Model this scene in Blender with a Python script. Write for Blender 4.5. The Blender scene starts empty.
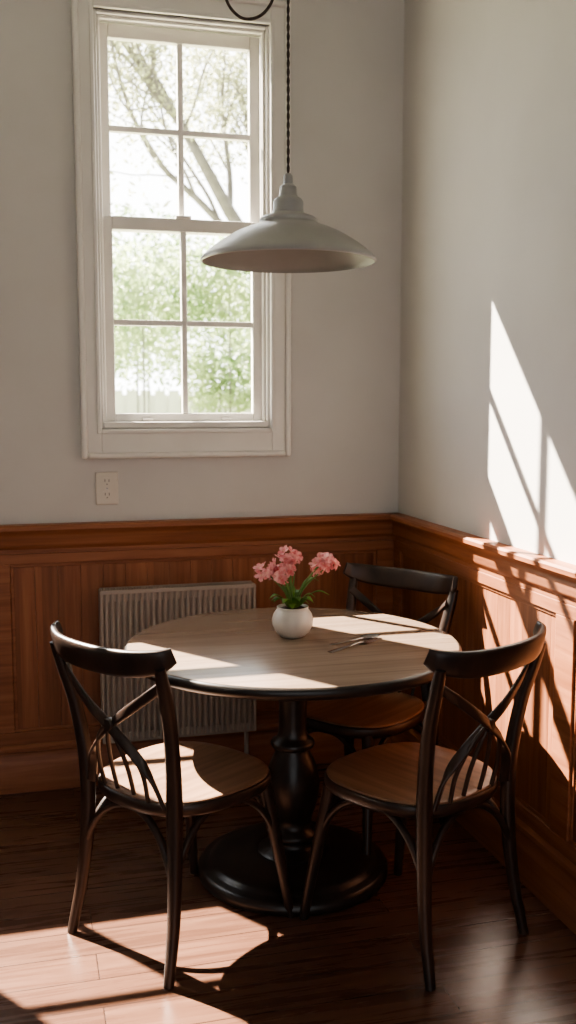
import bpy, math, random, bmesh
from mathutils import Vector, Matrix
random.seed(7)
S = bpy.context.scene

# ------------------------------------------------------------ helpers
def link(o, parent=None):
    S.collection.objects.link(o)
    if parent: o.parent = parent
    return o
def empty(name, loc=(0,0,0), rz=0):
    e = bpy.data.objects.new(name, None); e.empty_display_size = .1
    e.location = loc; e.rotation_euler = (0,0,rz)
    return link(e)
def mesh(name, V, F, mat, parent=None, smooth=True, bevel=0, autos=None):
    me = bpy.data.meshes.new(name)
    me.from_pydata([tuple(v) for v in V], [], F); me.update()
    mats = mat if isinstance(mat, (list,tuple)) else [mat]
    for m in mats: me.materials.append(m)
    if smooth:
        me.polygons.foreach_set('use_smooth', [True]*len(me.polygons))
        if autos:
            try: me.set_sharp_from_angle(angle=math.radians(autos))
            except Exception: pass
    o = bpy.data.objects.new(name, me); link(o, parent)
    if bevel:
        b = o.modifiers.new('bev','BEVEL'); b.width = bevel; b.segments = 2; b.limit_method='ANGLE'
    return o
class Geo:
    def __init__(s): s.V=[]; s.F=[]
    def add(s, V, F):
        k=len(s.V); s.V += [Vector(v) for v in V]; s.F += [tuple(i+k for i in f) for f in F]
    def box(s, lo, hi):
        x0,y0,z0=lo; x1,y1,z1=hi
        s.add([(x0,y0,z0),(x1,y0,z0),(x1,y1,z0),(x0,y1,z0),(x0,y0,z1),(x1,y0,z1),(x1,y1,z1),(x0,y1,z1)],
              [(0,3,2,1),(4,5,6,7),(0,1,5,4),(1,2,6,5),(2,3,7,6),(3,0,4,7)])
    def obj(s, name, mat, parent=None, **k): return mesh(name, s.V, s.F, mat, parent, **k)
def boxo(name, lo, hi, mat, parent=None, bevel=.002):
    g=Geo(); g.box(lo,hi); return g.obj(name, mat, parent, smooth=False, bevel=bevel)
def catmull(P, res):
    P=[tuple(p) for p in P]
    if len(P)<3 : res=max(res,1)
    out=[]; n=len(P)
    for i in range(n-1):
        p0=P[i-1] if i>0 else tuple(2*a-b for a,b in zip(P[0],P[1]))
        p1=P[i]; p2=P[i+1]
        p3=P[i+2] if i+2<n else tuple(2*a-b for a,b in zip(P[-1],P[-2]))
        for k in range(res):
            t=k/res
            out.append(tuple(.5*((2*b)+(-a+c)*t+(2*a-5*b+4*c-d)*t*t+(-a+3*b-3*c+d)*t**3) for a,b,c,d in zip(p0,p1,p2,p3)))
    out.append(P[-1]); return out
def sweep_geo(pts, rad, ref=(0,0,1), n=12, res=6, power=2.0):
    """rad: list of (half along ref, half across)"""
    rad=[r if isinstance(r,(tuple,list)) else (r,r) for r in rad]
    if len(rad)==1: rad=rad*len(pts)
    C=catmull([tuple(p)+tuple(r) for p,r in zip(pts,rad)], res)
    V=[];F=[]; m=len(C); ref=Vector(ref)
    P=[Vector(c[:3]) for c in C]
    for i in range(m):
        t=(P[min(i+1,m-1)]-P[max(i-1,0)]).normalized()
        s=ref-ref.dot(t)*t
        if s.length<1e-4: s=t.orthogonal()
        s.normalize(); o=t.cross(s)
        for k in range(n):
            a=2*math.pi*(k+.5)/n; c=math.cos(a); d=math.sin(a); e=2.0/power
            c=math.copysign(abs(c)**e,c); d=math.copysign(abs(d)**e,d)
            V.append(P[i]+s*c*max(C[i][3],1e-5)+o*d*max(C[i][4],1e-5))
    for i in range(m-1):
        for k in range(n):
            a=i*n+k; b=i*n+(k+1)%n
            F.append((a,b,b+n,a+n))
    F.append(tuple(reversed(range(n)))); F.append(tuple(range((m-1)*n,m*n)))
    return V,F
def sweep(name, pts, rad, mat, parent=None, **k):
    V,F=sweep_geo(pts,rad,**k); return mesh(name,V,F,mat,parent,autos=60)
def lathe(name, prof, mat, parent=None, n=96, loc=(0,0,0), autos=40, closed=False):
    V=[];F=[]; L=Vector(loc)
    for r,z in prof:
        for k in range(n):
            a=2*math.pi*k/n; V.append(L+Vector((r*math.cos(a), r*math.sin(a), z)))
    m=len(prof)
    for i in range(m-1):
        for k in range(n):
            a=i*n+k;b=i*n+(k+1)%n; F.append((a,b,b+n,a+n))
    if prof[0][0]>1e-4: F.append(tuple(reversed(range(n))))
    if prof[-1][0]>1e-4: F.append(tuple(range((m-1)*n,m*n)))
    return mesh(name,V,F,mat,parent,autos=autos)
def extrude(name, prof, axis, a, b, mat, parent=None):
    """prof: (out,z). axis 'x': back wall (out = -y); axis 'y': right wall (out=-x)"""
    V=[]; n=len(prof)
    for e in (a,b):
        for o,z in prof: V.append((e,-o,z) if axis=='x' else (-o,e,z))
    F=[(i,(i+1)%n,n+(i+1)%n,n+i) for i in range(n)]+[tuple(range(n)),tuple(range(n,2*n))]
    o=mesh(name,V,F,mat,parent,autos=35)
    return o

# ------------------------------------------------------------ materials
def newmat(name, color=(.5,.5,.5), rough=.5, metal=0, spec=.5):
    m=bpy.data.materials.new(name); m.use_nodes=True
    b=m.node_tree.nodes['Principled BSDF']
    b.inputs['Base Color'].default_value=(*color,1); b.inputs['Roughness'].default_value=rough
    b.inputs['Metallic'].default_value=metal; b.inputs['Specular IOR Level'].default_value=spec
    return m,m.node_tree.nodes,m.node_tree.links,b
def ramp(N, stops):
    r=N.new('ShaderNodeValToRGB'); e=r.color_ramp.elements
    e[0].position=stops[0][0]; e[0].color=(*stops[0][1],1); e[1].position=stops[-1][0]; e[1].color=(*stops[-1][1],1)
    for p,c in stops[1:-1]:
        q=e.new(p); q.color=(*c,1)
    return r
def noisy(name, c1, c2, rough=.5, scale=(1,1,1), nscale=8, detail=5, bump=.0, metal=0, rvar=0, spec=.5):
    m,N,L,b=newmat(name,c1,rough,metal,spec)
    tc=N.new('ShaderNodeTexCoord'); mp=N.new('ShaderNodeMapping'); mp.inputs['Scale'].default_value=scale
    L.new(tc.outputs['Object'],mp.inputs['Vector'])
    nz=N.new('ShaderNodeTexNoise'); nz.inputs['Scale'].default_value=nscale; nz.inputs['Detail'].default_value=detail
    L.new(mp.outputs[0],nz.inputs['Vector'])
    r=ramp(N,[(.3,c1),(.7,c2)]); L.new(nz.outputs['Fac'],r.inputs[0]); L.new(r.outputs[0],b.inputs['Base Color'])
    if bump:
        bp=N.new('ShaderNodeBump'); bp.inputs['Strength'].default_value=bump; bp.inputs['Distance'].default_value=.01
        L.new(nz.outputs['Fac'],bp.inputs['Height']); L.new(bp.outputs[0],b.inputs['Normal'])
    if rvar:
        mr=N.new('ShaderNodeMapRange'); mr.inputs['To Min'].default_value=rough-rvar; mr.inputs['To Max'].default_value=rough+rvar
        L.new(nz.outputs['Fac'],mr.inputs['Value']); L.new(mr.outputs[0],b.inputs['Roughness'])
    return m
M_wall=noisy('wall_plaster',(.545,.520,.495),(.595,.570,.545),.85,nscale=2.2,bump=.03)
M_ceil=noisy('ceiling_paint',(.6,.6,.58),(.65,.65,.63),.9)
M_trimw=noisy('window_white_paint',(.68,.645,.60),(.74,.705,.66),.45,nscale=5)
M_black=noisy('black_lacquer',(.012,.010,.009),(.030,.022,.018),.32,nscale=14,rvar=.06)
M_chair=noisy('chair_dark_wood',(.014,.011,.010),(.050,.027,.018),.36,scale=(1,1,.35),nscale=16,rvar=.07)
M_seat=noisy('seat_wood',(.17,.092,.055),(.32,.18,.11),.38,scale=(14,1,1),nscale=3,bump=.05)
M_shade=noisy('enamel_shade',(.30,.295,.285),(.37,.365,.35),.36,nscale=6)
M_shade_in=noisy('enamel_inside',(.22,.21,.20),(.26,.25,.24),.5)
M_cord=noisy('cord_fabric',(.03,.022,.018),(.09,.06,.045),.8,nscale=90)
M_rad=noisy('radiator_paint',(.36,.31,.265),(.42,.36,.31),.5)
M_pot=noisy('pot_ceramic',(.60,.55,.49),(.72,.67,.60),.35,nscale=9)
M_soil=noisy('soil',(.03,.02,.012),(.08,.05,.03),.9,nscale=60,bump=.6)
M_outlet=noisy('outlet_plastic',(.60,.54,.47),(.64,.58,.51),.4)
M_slot=newmat('outlet_slot',(.05,.04,.035),.6)[0]
M_silver=noisy('silver',(.40,.39,.38),(.52,.51,.50),.16,metal=1)

def leafmat(name,c1,c2,trans=.4,nscale=20):
    m,N,L,b=newmat(name,c1,.5)
    out=N['Material Output']
    tc=N.new('ShaderNodeTexCoord'); nz=N.new('ShaderNodeTexNoise'); nz.inputs['Scale'].default_value=nscale
    L.new(tc.outputs['Object'],nz.inputs['Vector'])
    r=ramp(N,[(.35,c1),(.65,c2)]); L.new(nz.outputs['Fac'],r.inputs[0]); L.new(r.outputs[0],b.inputs['Base Color'])
    t=N.new('ShaderNodeBsdfTranslucent'); L.new(r.outputs[0],t.inputs['Color'])
    mx=N.new('ShaderNodeMixShader'); mx.inputs[0].default_value=trans
    L.new(b.outputs[0],mx.inputs[1]); L.new(t.outputs[0],mx.inputs[2]); L.new(mx.outputs[0],out.inputs['Surface'])
    return m
M_leaf=leafmat('plant_leaf',(.09,.21,.03),(.24,.39,.08))
M_petal=leafmat('pink_petal',(.74,.24,.25),(.92,.56,.54),.35,60)
M_petalc=newmat('flower_centre',(.8,.55,.35),.6)[0]
M_stem=newmat('stem_green',(.14,.24,.06),.5)[0]
M_treeleaf=leafmat('tree_leaf',(.34,.36,.22),(.55,.56,.38),.5,1.2)  # outdoor leaf, bark and grass tones are paled to imitate haze
M_bushleaf=leafmat('bush_leaf',(.20,.30,.12),(.52,.60,.33),.55,1.1)
M_bark=noisy('bark',(.16,.15,.14),(.25,.24,.23),.9,nscale=9)
M_grass=noisy('grass',(.30,.34,.2),(.40,.42,.28),.9,nscale=3)
M_fence=noisy('white_fence',(.75,.75,.75),(.8,.8,.8),.7)

def glassmat():
    m=bpy.data.materials.new('window_glass'); m.use_nodes=True; N=m.node_tree.nodes; L=m.node_tree.links
    N.remove(N['Principled BSDF'])
    t=N.new('ShaderNodeBsdfTransparent'); g=N.new('ShaderNodeBsdfGlossy'); g.inputs['Roughness'].default_value=.02
    x=N.new('ShaderNodeMixShader'); x.inputs[0].default_value=.04
    L.new(t.outputs[0],x.inputs[1]);L.new(g.outputs[0],x.inputs[2]);L.new(x.outputs[0],N['Material Output'].inputs['Surface'])
    return m
M_glass=glassmat()

def plankmat(name, axis, width, c1, c2, c3, rough=.4, grain='z', var=(.72,1.2), spec=.5):
    """wood with per-board variation along 'axis', grain along 'grain'"""
    m,N,L,b=newmat(name,c1,rough,0,spec)
    tc=N.new('ShaderNodeTexCoord'); sp=N.new('ShaderNodeSeparateXYZ'); L.new(tc.outputs['Object'],sp.inputs[0])
    d=N.new('ShaderNodeMath'); d.operation='DIVIDE'; d.inputs[1].default_value=width; L.new(sp.outputs[axis],d.inputs[0])
    f=N.new('ShaderNodeMath'); f.operation='FLOOR'; L.new(d.outputs[0],f.inputs[0])
    w=N.new('ShaderNodeTexWhiteNoise'); w.noise_dimensions='1D'; L.new(f.outputs[0],w.inputs['W'])
    mp=N.new('ShaderNodeMapping'); sc=[26,26,26]; sc['xyz'.index(grain)]=1.3; mp.inputs['Scale'].default_value=sc
    L.new(tc.outputs['Object'],mp.inputs['Vector'])
    off=N.new('ShaderNodeVectorMath'); off.operation='ADD'
    cb=N.new('ShaderNodeCombineXYZ'); ml=N.new('ShaderNodeMath'); ml.operation='MULTIPLY'; ml.inputs[1].default_value=31.7
    L.new(w.outputs['Value'],ml.inputs[0])
    for i in range(3): L.new(ml.outputs[0],cb.inputs[i])
    L.new(mp.outputs[0],off.inputs[0]); L.new(cb.outputs[0],off.inputs[1])
    nz=N.new('ShaderNodeTexNoise'); nz.inputs['Scale'].default_value=1.3; nz.inputs['Detail'].default_value=7; nz.inputs['Roughness'].default_value=.62
    nz.inputs['Distortion'].default_value=.6
    L.new(off.outputs[0],nz.inputs['Vector'])
    r=ramp(N,[(.25,c1),(.5,c2),(.78,c3)]); L.new(nz.outputs['Fac'],r.inputs[0])
    hs=N.new('ShaderNodeHueSaturation'); mr=N.new('ShaderNodeMapRange'); mr.inputs['To Min'].default_value=var[0]; mr.inputs['To Max'].default_value=var[1]
    L.new(w.outputs['Value'],mr.inputs['Value']); L.new(mr.outputs[0],hs.inputs['Value']); L.new(r.outputs[0],hs.inputs['Color'])
    L.new(hs.outputs[0],b.inputs['Base Color'])
    bp=N.new('ShaderNodeBump'); bp.inputs['Strength'].default_value=.08; bp.inputs['Distance'].default_value=.004
    L.new(nz.outputs['Fac'],bp.inputs['Height']); L.new(bp.outputs[0],b.inputs['Normal'])
    return m
WC=((.17,.058,.026),(.28,.106,.050),(.40,.165,.082))
M_wsx=plankmat('wainscot_boards_x','X',.085,*WC,rough=.45,grain='z',var=(.82,1.12),spec=.35)
M_wsy=plankmat('wainscot_boards_y','Y',.085,*WC,rough=.45,grain='z',var=(.82,1.12),spec=.35)
M_railx=plankmat('rail_wood_x','Z',5,*WC,rough=.45,grain='x',spec=.35)
M_raily=plankmat('rail_wood_y','Z',5,*WC,rough=.45,grain='y',spec=.35)

def floormat():
    m,N,L,b=newmat('floor_boards',(.1,.05,.03),.3)
    tc=N.new('ShaderNodeTexCoord'); br=N.new('ShaderNodeTexBrick')
    br.inputs['Scale'].default_value=1; br.inputs['Brick Width'].default_value=1.35; br.inputs['Row Height'].default_value=.125
    br.inputs['Mortar Size'].default_value=.0018; br.inputs['Bias'].default_value=0; br.offset=.37
    br.inputs['Color1'].default_value=(0,0,0,1); br.inputs['Color2'].default_value=(1,1,1,1); br.inputs['Mortar'].default_value=(.5,.5,.5,1)
    L.new(tc.outputs['Object'],br.inputs['Vector'])
    mp=N.new('ShaderNodeMapping'); mp.inputs['Scale'].default_value=(1.5,24,1); L.new(tc.outputs['Object'],mp.inputs['Vector'])
    ad=N.new('ShaderNodeVectorMath'); ad.operation='MULTIPLY_ADD'; ad.inputs[1].default_value=(17,17,17)
    L.new(br.outputs['Color'],ad.inputs[0]); L.new(mp.outputs[0],ad.inputs[2])
    nz=N.new('ShaderNodeTexNoise'); nz.inputs['Scale'].default_value=1.4; nz.inputs['Detail'].default_value=7; nz.inputs['Roughness'].default_value=.6; nz.inputs['Distortion'].default_value=.5
    L.new(ad.outputs[0],nz.inputs['Vector'])
    r=ramp(N,[(.25,(.066,.030,.019)),(.5,(.108,.050,.031)),(.8,(.165,.082,.051))]); L.new(nz.outputs['Fac'],r.inputs[0])
    hs=N.new('ShaderNodeHueSaturation'); mr=N.new('ShaderNodeMapRange'); mr.inputs['To Min'].default_value=.85; mr.inputs['To Max'].default_value=1.12
    L.new(br.outputs['Color'],mr.inputs['Value']); L.new(mr.outputs[0],hs.inputs['Value']); L.new(r.outputs[0],hs.inputs['Color'])
    mx=N.new('ShaderNodeMixRGB'); mx.inputs['Color2'].default_value=(.03,.014,.009,1)
    L.new(br.outputs['Fac'],mx.inputs['Fac']); L.new(hs.outputs[0],mx.inputs['Color1']); L.new(mx.outputs[0],b.inputs['Base Color'])
    m2=N.new('ShaderNodeMapRange'); m2.inputs['To Min'].default_value=.20; m2.inputs['To Max'].default_value=.36
    L.new(nz.outputs['Fac'],m2.inputs['Value']); L.new(m2.outputs[0],b.inputs['Roughness'])
    bp=N.new('ShaderNodeBump'); bp.inputs['Strength'].default_value=.2; bp.inputs['Distance'].default_value=.002; bp.invert=True
    L.new(br.outputs['Fac'],bp.inputs['Height']); L.new(bp.outputs[0],b.inputs['Normal'])
    return m
M_floor=floormat()
M_top=plankmat('table_top_wood','Y',.14,(.16,.108,.075),(.215,.150,.107),(.28,.20,.148),rough=.27,grain='x',var=(.94,1.05))

# ------------------------------------------------------------ room shell
XL=-3.6; YN=-6.0; H=3.3; T=.16
def wall_with_openings(name, x0,x1,z0,z1,ops):
    g=Geo(); cur=x0
    for (a,b,c,d) in sorted(ops):
        g.box((cur,0,z0),(a,T,z1)); g.box((a,0,z0),(b,T,c)); g.box((a,0,d),(b,T,z1)); cur=b
    g.box((cur,0,z0),(x1,T,z1))
    return g.obj(name,M_wall,smooth=False)
W1=(-1.212,-.547,1.386,2.915)
W2=(-2.66,-1.69,1.16,2.915)  # unseen window, inferred from the floor sun patches and sized to throw them
wall_with_openings('wall_back',XL-T,T,0,H,[W1,W2])
boxo('wall_right',(0,YN,0),(T,0,H),M_wall,bevel=0)
boxo('wall_left',(XL-T,YN,0),(XL,0,H),M_wall,bevel=0)
boxo('floor',(XL-T,YN,-.1),(T,T,0),M_floor,bevel=0)
boxo('ceiling',(XL-T,YN,H),(T,T,H+.1),M_ceil,bevel=0)

cap=[(0,1.035),(.050,1.035),(.058,1.029),(.058,1.016),(.051,1.008),(.041,1.001),(.035,.988),(.035,.958),(.030,.948),(.022,.940),(.022,.925),(0,.925)]
base=[(0,0),(.036,0),(.036,.105),(.031,.120),(.025,.132),(.025,.155),(.032,.160),(.032,.174),(.022,.186),(0,.186)]
extrude('trim_1',cap,'x',XL,0,M_railx); extrude('trim_2',cap,'y',YN,0,M_raily)
extrude('baseboard_back',base,'x',XL,0,M_railx); extrude('baseboard_right',base,'y',YN,0,M_raily)
def wainscot(name, axis, L, stiles, mb, mf, p0=0.0):
    e=empty(name)
    g=Geo(); p=p0; w=.085
    while p>-L:
        q=max(p-w,-L)
        if axis=='x': g.box((q+.0003,-.012,.187),(p-.0003,0,.924))
        else: g.box((-.012,q+.0003,.187),(0,p-.0003,.924))
        p=q
    g.obj('boards',mb,e,smooth=False,bevel=.0007)
    g=Geo()
    def bx(a,b,z0,z1,o=.024):
        if axis=='x': g.box((a,-o,z0),(b,-.0121,z1))
        else: g.box((-o,a,z0),(-.0121,b,z1))
    bx(-L,p0,.885,.924); bx(-L,p0,.187,.235)
    for a,b in stiles: bx(a,b,.235,.885)
    st=sorted(stiles)
    for i in range(len(st)-1):
        a=st[i][1]; b=st[i+1][0]
        bx(a,b,.872,.885,.017); bx(a,b,.235,.248,.017); bx(a,a+.013,.248,.872,.017); bx(b-.013,b,.248,.872,.017)
    g.obj('frame',mf,e,smooth=False,bevel=.003)
    return e
wainscot('wainscot_back','x',3.6,[(-.10,-.025),(-1.66,-1.56),(-3.6,-3.5)],M_wsx,M_railx,-.025)
wainscot('wainscot_right','y',6.0,[(-.09,-.0),(-1.42,-1.32),(-2.9,-2.8),(-4.4,-4.3),(-6,-5.9)],M_wsy,M_raily,0)

# ------------------------------------------------------------ windows
def window(name, W):
    x0,x1,z0,z1=W; e=empty(name)
    def frame(nm, a,b,c,d, w, y0,y1, bevel=.004, wb=None, wt=None):
        wb=wb or w; wt=wt or w
        g=Geo(); g.box((a,y0,c),(a+w,y1,d)); g.box((b-w,y0,c),(b,y1,d)); g.box((a+w,y0,c),(b-w,y1,c+wb)); g.box((a+w,y0,d-wt),(b-w,y1,d))
        return g.obj(nm,M_trimw,e,smooth=False,bevel=bevel)
    frame('casing',x0-.064,x1+.068,z0-.095,z1+.07,.066,-.020,0,wb=.097,wt=.072)
    frame('casing_backband',x0-.074,x1+.078,z0-.108,z1+.085,.022,-.036,0,bevel=.008)
    frame('casing_inner_bead',x0-.014,x1+.014,z0-.014,z1+.014,.016,-.028,.004)
    frame('jamb',x0,x1,z0,z1,.014,-.004,T)
    frame('stop',x0+.014,x1-.014,z0+.014,z1-.014,.012,.012,.03)
    boxo('sill',(x0+.012,-.012,z0+.006),(x1-.012,T,z0+.03),M_trimw,e,.004)
    a=x0+.02; b=x1-.02; zm0=2.14; zm1=2.205
    mid=(a+b)/2
    def sash(nm,c,d,y,wb,wt):
        frame(nm,a,b,c,d,.042,y,y+.034,wb=wb,wt=wt)
        g=Geo(); zc=(c+wb+d-wt)/2
        g.box((mid-.011,y+.002,c+wb),(mid+.011,y+.032,d-wt)); g.box((a+.042,y+.003,zc-.011),(b-.042,y+.031,zc+.011))
        g.obj(nm+'_muntins',M_trimw,e,smooth=False,bevel=.003)
        g=Geo(); g.box((a+.04,y+.015,c+wb-.002),(b-.04,y+.018,d-wt+.002)); g.obj(nm+'_glass',M_glass,e,smooth=False)
    sash('sash_lower',z0+.016,zm1-.015,.034,.046,.05)
    sash('sash_upper',zm0+.002,z1-.02,.074,.05,.05)
    g=Geo()
    for cx in (mid-.15,mid+.16): g.box((cx-.02,.022,z0+.034),(cx+.02,.034,z0+.044))
    g.box((mid-.03,.028,zm1-.016),(mid+.03,.066,zm1-.004))
    g.obj('sash_hardware',M_trimw,e,smooth=False,bevel=.003)
window('window_1',W1); window('window_unseen',W2)

# ------------------------------------------------------------ outlet
e=empty('wall_outlet',(-1.193,0,1.163))
boxo('plate',(-.043,-.008,-.063),(.043,0,.063),M_outlet,e,.004)
for k,z in enumerate((-.026,.026)):
    V,F=sweep_geo([(0,-.0075,z),(0,-.011,z)],[(.017,.019)],ref=(0,0,1),n=24,res=1,power=3); mesh('socket_%d'%k,V,F,M_outlet,e,autos=40)
    g=Geo(); g.box((-.009,-.0118,z-.001),(-.0065,-.0105,z+.009)); g.box((.0065,-.0118,z-.001),(.009,-.0105,z+.009)); g.box((-.002,-.0118,z-.011),(.002,-.0105,z-.007))
    g.obj('slots_%d'%k,M_slot,e,smooth=False)
sc=lathe('screw',[(.003,0),(.003,.002),(0,.0022)],M_silver,e,n=12); sc.rotation_euler=(math.pi/2,0,0); sc.location=(0,-.008,0)

# ------------------------------------------------------------ radiator
e=empty('wall_radiator')
rx0,rx1,rz0,rz1=-1.234,-.64,.19,.785
g=Geo(); n=26; dx=(rx1-rx0-.02)/n
for i in range(n):
    cx=rx0+.01+dx*(i+.5)
    V,F=sweep_geo([(cx,-.094,rz0+.012),(cx,-.094,rz1-.010)],[(.028,dx*.47)],ref=(0,1,0),n=16,res=1,power=2.2); g.add(V,F)
g.obj('columns',M_rad,e,autos=50)
g=Geo(); g.box((rx0,-.114,rz0),(rx1,-.07,rz0+.04)); g.box((rx0,-.114,rz1-.045),(rx1,-.07,rz1-.004)); g.box((rx0,-.104,rz0+.02),(rx1,-.075,rz1-.02))
g.box((rx0-.004,-.126,rz0+.004),(rx0+.008,-.058,rz1)); g.box((rx1-.008,-.126,rz0+.004),(rx1+.004,-.058,rz1))
g.obj('headers',M_rad,e,smooth=False,bevel=.004)
g=Geo()
for i in range(n*2):
    cx=rx0+.01+(rx1-rx0-.02)*(i+.5)/(n*2); g.box((cx-.002,-.124,rz1-.006),(cx+.002,-.060,rz1+.002))
g.box((rx0,-.126,rz1-.012),(rx1,-.121,rz1+.003)); g.box((rx0,-.063,rz1-.006),(rx1,-.058,rz1+.003))
g.obj('top_grille',M_rad,e,smooth=False)
g=Geo()
for cx in (rx0+.1,rx1-.1):
    for z in (rz0+.06,rz1-.09): g.box((cx-.015,-.075,z),(cx+.015,-.012,z+.04))
g.obj('brackets',M_rad,e,smooth=False,bevel=.002)
sweep('pipe',[(rx1-.03,-.09,rz0+.01),(rx1-.03,-.09,.08),(rx1-.03,-.09,0)],[.009],M_rad,e)

# ------------------------------------------------------------ dining table
TX,TY=-.703,-.914
e=empty('round_pedestal_table',(TX,TY,0)); R=.523
lathe('table_top_rim',[(0,.710),(R-.03,.710),(R-.012,.714),(R-.003,.722),(R,.732),(R-.002,.742),(R-.008,.7478),(R-.016,.7495),(0,.7495)],M_black,e,n=160,autos=50)
lathe('table_top_surface',[(0,.746),(R-.010,.746),(R-.010,.7488),(R-.013,.7502),(0,.7502)],M_top,e,n=160,autos=50)
lathe('apron',[(0,.680),(.26,.680),(.27,.685),(.27,.713),(0,.713)],M_black,e)
ped=[(.0,.055),(.105,.055),(.112,.062),(.112,.075),(.100,.084),(.078,.092),(.070,.100),(.070,.112),(.082,.120),(.086,.130),(.082,.140),(.066,.150),
 (.058,.165),(.064,.190),(.076,.225),(.084,.265),(.085,.300),(.078,.340),(.065,.375),(.054,.395),(.052,.405),(.066,.412),(.070,.422),(.066,.432),(.052,.440),
 (.046,.455),(.044,.480),(.044,.560),(.047,.600),(.052,.612),(.062,.618),(.065,.626),(.062,.634),(.050,.641),(.052,.655),(.075,.672),(.12,.682),(0,.682)]
lathe('pedestal_column',ped,M_black,e,autos=50)
bs=[(0,0),(.296,0),(.303,.008),(.304,.022),(.298,.034),(.288,.040),(.272,.043),(.266,.047),(.260,.054),(.245,.059),(.20,.062),(.15,.066),(.10,.07),(0,.07)]
lathe('pedestal_base',bs,M_black,e,n=128,autos=50)

# ------------------------------------------------------------ chairs
def chair(name, loc, face):
    rz=math.atan2(-face[0],face[1]); e=empty(name,loc,rz)
    def outline(sc,n=64):
        P=[]
        for k in range(n):
            a=2*math.pi*k/n; c=math.cos(a); s=math.sin(a); pw=2/2.6
            x=math.copysign(abs(c)**pw,c)*.226; y=math.copysign(abs(s)**pw,s)*.224+.008
            x*=1+.06*(y/.212); P.append((x*sc,y*sc))
        return P
    def seatpart(nm,layers,mat):
        V=[];F=[];n=64
        for sc,z in layers:
            for x,y in outline(sc,n): V.append((x,y,z))
        for i in range(len(layers)-1):
            for k in range(n): a=i*n+k;b=i*n+(k+1)%n; F.append((a,b,b+n,a+n))
        F.append(tuple(reversed(range(n)))); F.append(tuple(range((len(layers)-1)*n,len(layers)*n)))
        mesh(nm,V,F,mat,e,autos=60)
    seatpart('seat_rim',[(.90,.414),(.96,.416),(.99,.424),(1.0,.436),(.996,.447),(.98,.4525),(.94,.4528),(.93,.449)],M_chair)
    seatpart('seat_panel',[(.965,.4515),(.972,.4555),(.965,.4575),(.94,.459),(.85,.4585),(.6,.4565),(.3,.4555),(.05,.4552)],M_seat)
    for s,nm in ((-1,'left'),(1,'right')):
        sweep('back_leg_'+nm,[(s*.204,-.238,0),(s*.192,-.207,.15),(s*.182,-.192,.30),(s*.180,-.188,.44),(s*.186,-.195,.55),(s*.198,-.215,.68),(s*.209,-.243,.78),(s*.215,-.262,.845)],
          [(.012,.0135),(.015,.0165),(.0175,.0195),(.019,.021),(.0175,.0195),(.016,.0185),(.015,.0175),(.012,.015)],M_chair,e,ref=(0,1,0),power=2.8)
        sweep('front_leg_'+nm,[(s*.205,.238,0),(s*.191,.215,.15),(s*.174,.190,.30),(s*.160,.170,.425)],
          [(.012,.012),(.015,.015),(.018,.018),(.020,.020)],M_chair,e,ref=(0,1,0),power=2.6)
    sweep('crest_rail',[(-.234,-.232,.876),(-.211,-.262,.862),(-.13,-.298,.850),(0,-.313,.848),(.13,-.298,.850),(.211,-.262,.862),(.234,-.232,.876)],
          [(.022,.007),(.031,.011),(.037,.0115),(.038,.012),(.037,.0115),(.031,.011),(.022,.007)],M_chair,e,ref=(0,-.25,1),n=16,power=3.2)
    # crossed back: two broad curved slats forming the X, thin rods rising from the seat to the crossing
    for s,nm,dy in ((-1,'a',-.004),(1,'b',.006)):
        sweep('back_cross_slat_'+nm,[(s*.204,-.232,.800),(s*.150,-.252+dy,.758),(s*.070,-.258+dy,.702),(0,-.250+dy,.655),(-s*.070,-.236+dy,.600),(-s*.122,-.216+dy,.535),(-s*.150,-.196,.450)],
          [(.0140,.006)]*7,M_chair,e,ref=(.7*s,0,1),power=3)
        sweep('back_rod_'+nm,[(s*.088,-.196,.445),(s*.090,-.216,.53),(s*.062,-.238,.605),(s*.012,-.250,.655)],
          [(.0062,.0062)]*4,M_chair,e,ref=(1,0,0))
        sweep('back_inner_rod_'+nm,[(s*.034,-.196,.445),(s*.034,-.218,.53),(s*.022,-.238,.60),(s*.006,-.250,.645)],
          [(.0062,.0062)]*4,M_chair,e,ref=(1,0,0))
    o=lathe('back_cross_boss',[(0,-.013),(.016,-.012),(.019,-.006),(.019,.006),(.016,.012),(0,.013)],M_chair,e,n=24)
    o.rotation_euler=(math.pi/2,0,0); o.location=(0,-.249,.655)
    L=[Vector((-.186,-.200,0)),Vector((.186,-.200,0)),Vector((.180,.200,0)),Vector((-.180,.200,0))]
    for i in range(4):
        A=L[i];B=L[(i+1)%4]
        P=[]
        for t,z in ((.0,.235),(.05,.30),(.16,.362),(.32,.400),(.5,.410),(.68,.400),(.84,.362),(.95,.30),(1,.235)):
            q=A.lerp(B,t); q=q*(1-.10*math.sin(math.pi*t)); P.append((q.x,q.y,z))
        sweep('brace_%d'%(i+1),P,[(.010,.010)],M_chair,e,ref=(A+B)/2,power=2.4)
    return e
chair('dining_chair',(-1.097,-1.156,0),(.832,.554))
chair('dining_chair',(-.462,-1.335,0),(-.455,.888))
chair('dining_chair',(-.405,-.690,0),(-.818,-.578))

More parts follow.
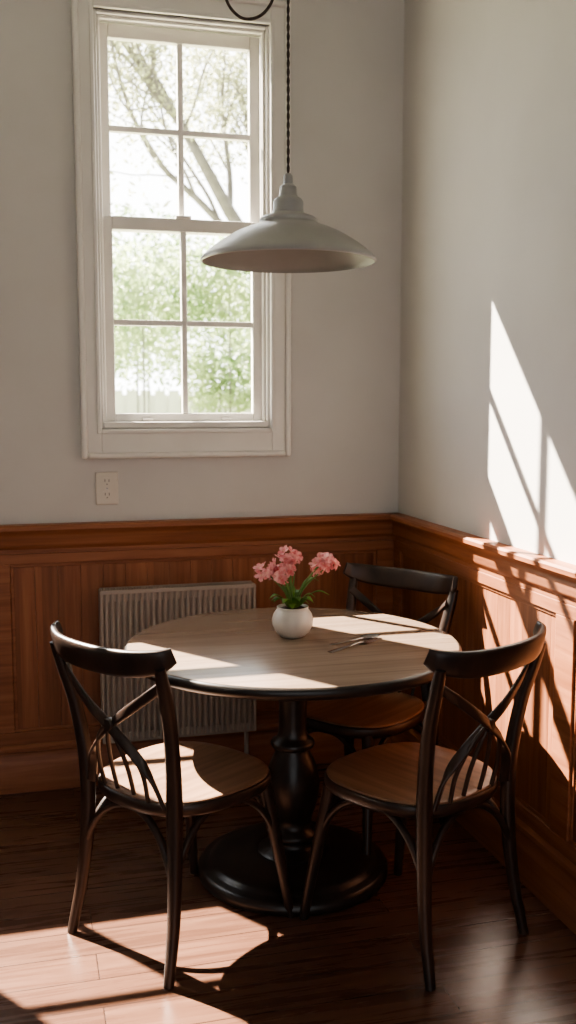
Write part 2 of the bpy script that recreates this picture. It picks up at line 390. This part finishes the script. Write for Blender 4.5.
# ------------------------------------------------------------ pendant lamp
LX,LY=-.717,-.910
e=empty('pendant_lamp',(LX,LY,.004))
out=[(.258,1.906),(.2625,1.908),(.2635,1.912),(.262,1.916),(.252,1.926),(.236,1.940),(.212,1.958),(.184,1.976),(.155,1.992),(.125,2.005),(.100,2.013),(.090,2.018),(.086,2.023),(.086,2.031),(.080,2.037),(.056,2.045),(.048,2.050),(.045,2.062),(.045,2.082),(.041,2.090),(.030,2.096),(.026,2.104),(.025,2.125),(.020,2.130),(.014,2.134),(.013,2.158),(.008,2.164),(0,2.164)]
lathe('shade_outer',out,M_shade,e,n=128,autos=35)
lathe('shade_inner',[(.258,1.906),(.256,1.914),(.248,1.924),(.232,1.937),(.209,1.954),(.181,1.972),(.153,1.987),(.122,2.000),(.08,2.010),(.0,2.014)],M_shade_in,e,n=128,autos=60)
for nm in ('shade_outer','shade_inner'):
    me=[c for c in e.children if c.name==nm][0].data
    bm=bmesh.new(); bm.from_mesh(me)
    bmesh.ops.delete(bm,geom=[f for f in bm.faces if len(f.verts)>8 and f.calc_center_median().z<1.93],context='FACES_ONLY')
    bm.to_mesh(me); bm.free()
lathe('bulb_socket',[(0,1.995),(.02,1.995),(.022,2.012),(0,2.012)],M_black,e,n=32)
lathe('light_bulb',[(0,1.945),(.012,1.948),(.021,1.956),(.024,1.967),(.021,1.978),(.014,1.988),(.012,1.998),(0,1.998)],M_shade_in,e,n=32)
g=Geo()
for ph in (0,math.pi):
    P=[];z=2.155
    while z<3.27:
        a=ph+(z-2.155)*2*math.pi/.05; P.append((.0024*math.cos(a),.0024*math.sin(a),z)); z+=.0085
    P.append((0,0,3.276))
    V,F=sweep_geo(P,[.0026],ref=(1,0,0),n=6,res=1); g.add(V,F)
g.obj('twisted_cord',M_cord,e)
lathe('ceiling_canopy',[(0,3.296),(.06,3.296),(.058,3.281),(.03,3.264),(.008,3.258),(0,3.258)],M_shade,e,n=48)
Rx,Ry=.966,-.259
sw=[(-.20,3.296),(-.197,3.0),(-.192,2.74),(-.180,2.655),(-.145,2.610),(-.105,2.603),(-.065,2.625),(-.038,2.68),(-.022,2.80),(-.008,2.95),(0,3.0)]
sweep('cord_swag',[(o*Rx,o*Ry,z) for o,z in sw],[.0045],M_cord,e,ref=(0.25,.96,.1),n=8)
sweep('cord_hook',[(-.2*Rx,-.2*Ry,3.296),(-.2*Rx,-.2*Ry,3.26)],[.008],M_shade,e,n=10)

# ------------------------------------------------------------ flower pot
PX,PY=-.687,-.852; TZ=.7502
e=empty('potted_flower',(PX,PY,TZ))
lathe('pot',[(0,0),(.034,0),(.040,.003),(.055,.018),(.064,.038),(.066,.055),(.061,.073),(.052,.086),(.049,.091),(.051,.096),(.049,.0975),(.046,.095),(.045,.088),(.0,.088)],M_pot,e,n=64,autos=60)
lathe('soil',[(0,.089),(.044,.089),(.03,.095),(0,.097)],M_soil,e,n=32)
def rv(): return Vector((random.uniform(-1,1),random.uniform(-1,1),random.uniform(-1,1)))
def lr(o,d,z): # local layout along the room diagonal
    return Vector((o*.966+d*.259, -o*.259+d*.966, z))
clusters=[(lr(-.012,.0,.265),.026),(lr(-.038,.0,.240),.020),(lr(.008,.01,.252),.016),(lr(-.088,.0,.212),.024),(lr(-.060,.02,.206),.018),(lr(-.032,-.02,.202),.022),(lr(-.015,-.01,.222),.016),(lr(.102,.0,.247),.022),(lr(.078,.01,.222),.020),(lr(.118,.01,.232),.016)]
gp=Geo(); gc=Geo(); gs=Geo()
for c,r in clusters:
    V,F=sweep_geo([lr(random.uniform(-.012,.012),0,.09),Vector((c.x*.35,c.y*.35,.09+(c.z-.09)*.5)),c],[.0026],n=6,res=6); gs.add(V,F)
    for k in range(8):
        d=rv().normalized(); p=c+Vector((d.x*r,d.y*r,d.z*r*.75))
        nrm=(d+Vector((0,-.3,.35))+rv()*.35).normalized(); u=nrm.orthogonal().normalized(); v=nrm.cross(u); ph=random.random()*6
        sz=random.uniform(.016,.022)
        for q in range(5):
            a=ph+q*2*math.pi/5
            dr=u*math.cos(a)+v*math.sin(a); sd=nrm.cross(dr)
            V=[p, p+dr*sz*.35-sd*sz*.28+nrm*sz*.12, p+dr*sz*.8-sd*sz*.36+nrm*sz*.30, p+dr*sz*1.08+nrm*sz*.28, p+dr*sz*.8+sd*sz*.36+nrm*sz*.30, p+dr*sz*.35+sd*sz*.28+nrm*sz*.12, p+dr*sz*.6+nrm*sz*.10]
            gp.add(V,[(0,1,6),(1,2,6),(2,3,6),(3,4,6),(4,5,6),(5,0,6)])
        V,F=sweep_geo([p,p+nrm*.005],[.0018],n=5,res=1); gc.add(V,F)
gp.obj('petals',M_petal,e); gc.obj('flower_centres',M_petalc,e); gs.obj('stems',M_stem,e)
gl=Geo()
leafspec=[(lr(.11,-.02,0),.150),(lr(.08,.03,0),.185),(lr(-.07,-.03,0),.140),(lr(.06,-.05,0),.135)]
for i in range(16):
    a=random.uniform(0,2*math.pi); rr=random.uniform(.04,.08); leafspec.append((Vector((math.cos(a)*rr,math.sin(a)*rr,0)),random.uniform(.11,.155)))
for dv,h in leafspec:
    rr=dv.length; d=dv.normalized()
    P=[d*.012+Vector((0,0,.088)), d*rr*.4+Vector((0,0,h*.86)), d*rr*.75+Vector((0,0,h)), d*rr*1.05+Vector((0,0,h-.012))]
    V,F=sweep_geo(P,[(.0008,.003),(.0010,.013),(.0010,.014),(.0006,.001)],ref=(0,0,1),n=8,res=5); gl.add(V,F)
gl.obj('leaves',M_leaf,e)

# ------------------------------------------------------------ cutlery
def orient(e,p0,p1): e.rotation_euler=(0,0,math.atan2(p1[1]-p0[1],p1[0]-p0[0]))
e=empty('fork',(-.635,-1.085,TZ+.0005)); orient(e,(-.625,-1.07),(-.44,-.955))
sweep('handle',[(0,0,.0015),(.03,0,.002),(.09,0,.004),(.13,0,.007),(.150,0,.006)],[(.0014,.010),(.0014,.0105),(.0018,.007),(.002,.005),(.0014,.008)],M_silver,e,ref=(0,0,1),power=3)
sweep('head',[(.146,0,.006),(.158,0,.0035),(.172,0,.0025)],[(.001,.006),(.001,.015),(.001,.0155)],M_silver,e,ref=(0,0,1),power=3)
for i in range(4):
    y=-.0129+.0086*i; sweep('tine_%d'%(i+1),[(.170,y,.0025),(.200,y,.003),(.222,y*.95,.008)],[(.001,.0027),(.001,.0024),(.0007,.001)],M_silver,e,ref=(0,0,1),n=8)
e=empty('spoon',(-.605,-.995,TZ+.0005)); orient(e,(-.60,-1.005),(-.44,-.955))
sweep('handle',[(0,0,.0015),(.03,0,.002),(.08,0,.004),(.118,0,.006),(.128,0,.005)],[(.0012,.008),(.0012,.0085),(.0015,.0055),(.0018,.0042),(.0014,.006)],M_silver,e,ref=(0,0,1),power=3)
V=[];F=[];n=24;rings=6
for i in range(rings+1):
    rr=i/rings
    for k in range(n):
        a=2*math.pi*k/n; V.append((.155+.032*rr*math.cos(a), .0215*rr*math.sin(a)*(1-.12*math.cos(a)), .0008+.008*rr*rr))
for i in range(rings):
    for k in range(n): a=i*n+k;b=i*n+(k+1)%n; F.append((a,b,b+n,a+n))
o=mesh('bowl',V,F,M_silver,e); sm=o.modifiers.new('s','SOLIDIFY'); sm.thickness=.001; sm.offset=1

# ------------------------------------------------------------ outside
boxo('lawn',(-30,T+.02,-.7),(40,45,-.61),M_grass,bevel=0)
g=Geo(); tips=[]
def branch(p,d,l,r,dep):
    n=4; P=[p.copy()]; q=p.copy(); dd=d.copy(); R=[r]
    for i in range(n):
        dd=(dd+rv()*.16+Vector((0,0,.03))).normalized(); q=q+dd*l/n; P.append(q.copy()); R.append(r*(1-.38*(i+1)/n))
        if dep>=1 and i>=1:
            nd=(dd+rv()*.9).normalized()
            if dep>1: branch(q,nd,l*random.uniform(.5,.72),R[-1]*.55,dep-1)
            else: tips.append(q+nd*.2)
    V,F=sweep_geo(P,R,ref=(.3,.9,.1),n=7,res=2); g.add(V,F)
    if dep>0: branch(q,dd,l*.7,R[-1],dep-1)
    tips.append(q)
base0=Vector((1.62,7.4,-.60))
V,F=sweep_geo([base0,(1.55,7.35,1.5),(1.25,7.3,2.9)],[.17,.14,.11],ref=(0,1,0),n=10); g.add(V,F)
b0=Vector((1.25,7.3,2.85))
branch(b0,Vector((-.45,0,.9)).normalized(),1.7,.085,4)
branch(b0,Vector((.10,.1,1)).normalized(),1.6,.08,4)
branch(b0+Vector((0.0,0,.1)),Vector((-.95,.1,.62)).normalized(),1.5,.05,3)
e=empty('garden_tree'); g.obj('branches',M_bark,e)
gl=Geo()
def leaf(G,p,s):
    u=rv().normalized(); v=u.orthogonal().normalized()*.5
    G.add([p-u*s,p+v*s,p+u*s,p-v*s],[(0,1,2,3)])
for t in tips:
    for k in range(14): leaf(gl,t+rv()*.4,random.uniform(.03,.05))
gl.obj('foliage',M_treeleaf,e,smooth=False)
gl=Geo(); gb=Geo()
for c,r,n in [((0.1,9.5,2.9),.9,1700),((1.2,9.2,3.0),.8,1600),((-.5,10.5,2.5),.9,1300),((2.2,9.8,2.0),1.0,2000),((1.1,9.4,1.7),.6,900),((-1.2,10,2.9),.9,1200),((2.6,10,3.2),.9,1000),((.3,12,3.4),1.4,2200),((3,12.5,2.8),1.5,2500),((.6,13,2.5),1.1,1900),((1.9,13,2.6),1.1,1800),((-.6,13,2.4),1.0,1400)]:
    c=Vector(c)
    for k in range(n):
        d=rv().normalized()*random.random()**.45; leaf(gl,c+Vector((d.x*r,d.y*r,d.z*r*.8)),random.uniform(.04,.075))
    V,F=sweep_geo([(c.x,c.y,-.60),c],[.018,.01],ref=(0,1,0),n=6,res=2); gb.add(V,F)
e=empty('garden_shrubs'); gl.obj('foliage',M_bushleaf,e,smooth=False); gb.obj('stems',M_bark,e)
g=Geo(); g.box((-6,15.5,-.605),(10,15.6,1.6))
for i in range(60): g.box((-6+i*.27,15.46,-.605),(-6+i*.27+.2,15.5,1.68))
g.obj('garden_fence',M_fence,smooth=False)

# ------------------------------------------------------------ light
w=bpy.data.worlds.new('world'); S.world=w; w.use_nodes=True; N=w.node_tree.nodes; L=w.node_tree.links
bg=N['Background']; tc=N.new('ShaderNodeTexCoord'); sp=N.new('ShaderNodeSeparateXYZ'); L.new(tc.outputs['Generated'],sp.inputs[0])
mr=N.new('ShaderNodeMapRange'); mr.inputs['From Min'].default_value=-.3; mr.inputs['From Max'].default_value=.5; mr.inputs['To Min'].default_value=.54; mr.inputs['To Max'].default_value=3.8
L.new(sp.outputs['Y'],mr.inputs['Value']); L.new(mr.outputs[0],bg.inputs['Strength']); bg.inputs['Color'].default_value=(.98,.985,1,1)
sd=Vector((1,-1.45,-1.60))
l=bpy.data.lights.new('sun','SUN'); l.energy=32; l.angle=.009; l.color=(1,.90,.77)
o=bpy.data.objects.new('sun',l); link(o); o.rotation_euler=sd.to_track_quat('-Z','Y').to_euler(); o.location=(-4,6,8)

# ------------------------------------------------------------ camera
cam=bpy.data.cameras.new('camera'); cam.sensor_fit='VERTICAL'; cam.sensor_height=24; cam.lens=24*1000/1024
cam.dof.use_dof=True; cam.dof.focus_distance=3.0; cam.dof.aperture_fstop=2.2
o=bpy.data.objects.new('camera',cam); link(o); o.location=(-1.511,-3.871,1.5)
p=math.radians(6.4); y=math.radians(15)
o.rotation_euler=Vector((math.sin(y)*math.cos(p),math.cos(y)*math.cos(p),-math.sin(p))).to_track_quat('-Z','Y').to_euler()
S.camera=o
S.view_settings.view_transform='AgX'; S.view_settings.look='AgX - Medium High Contrast'; S.view_settings.exposure=1.08
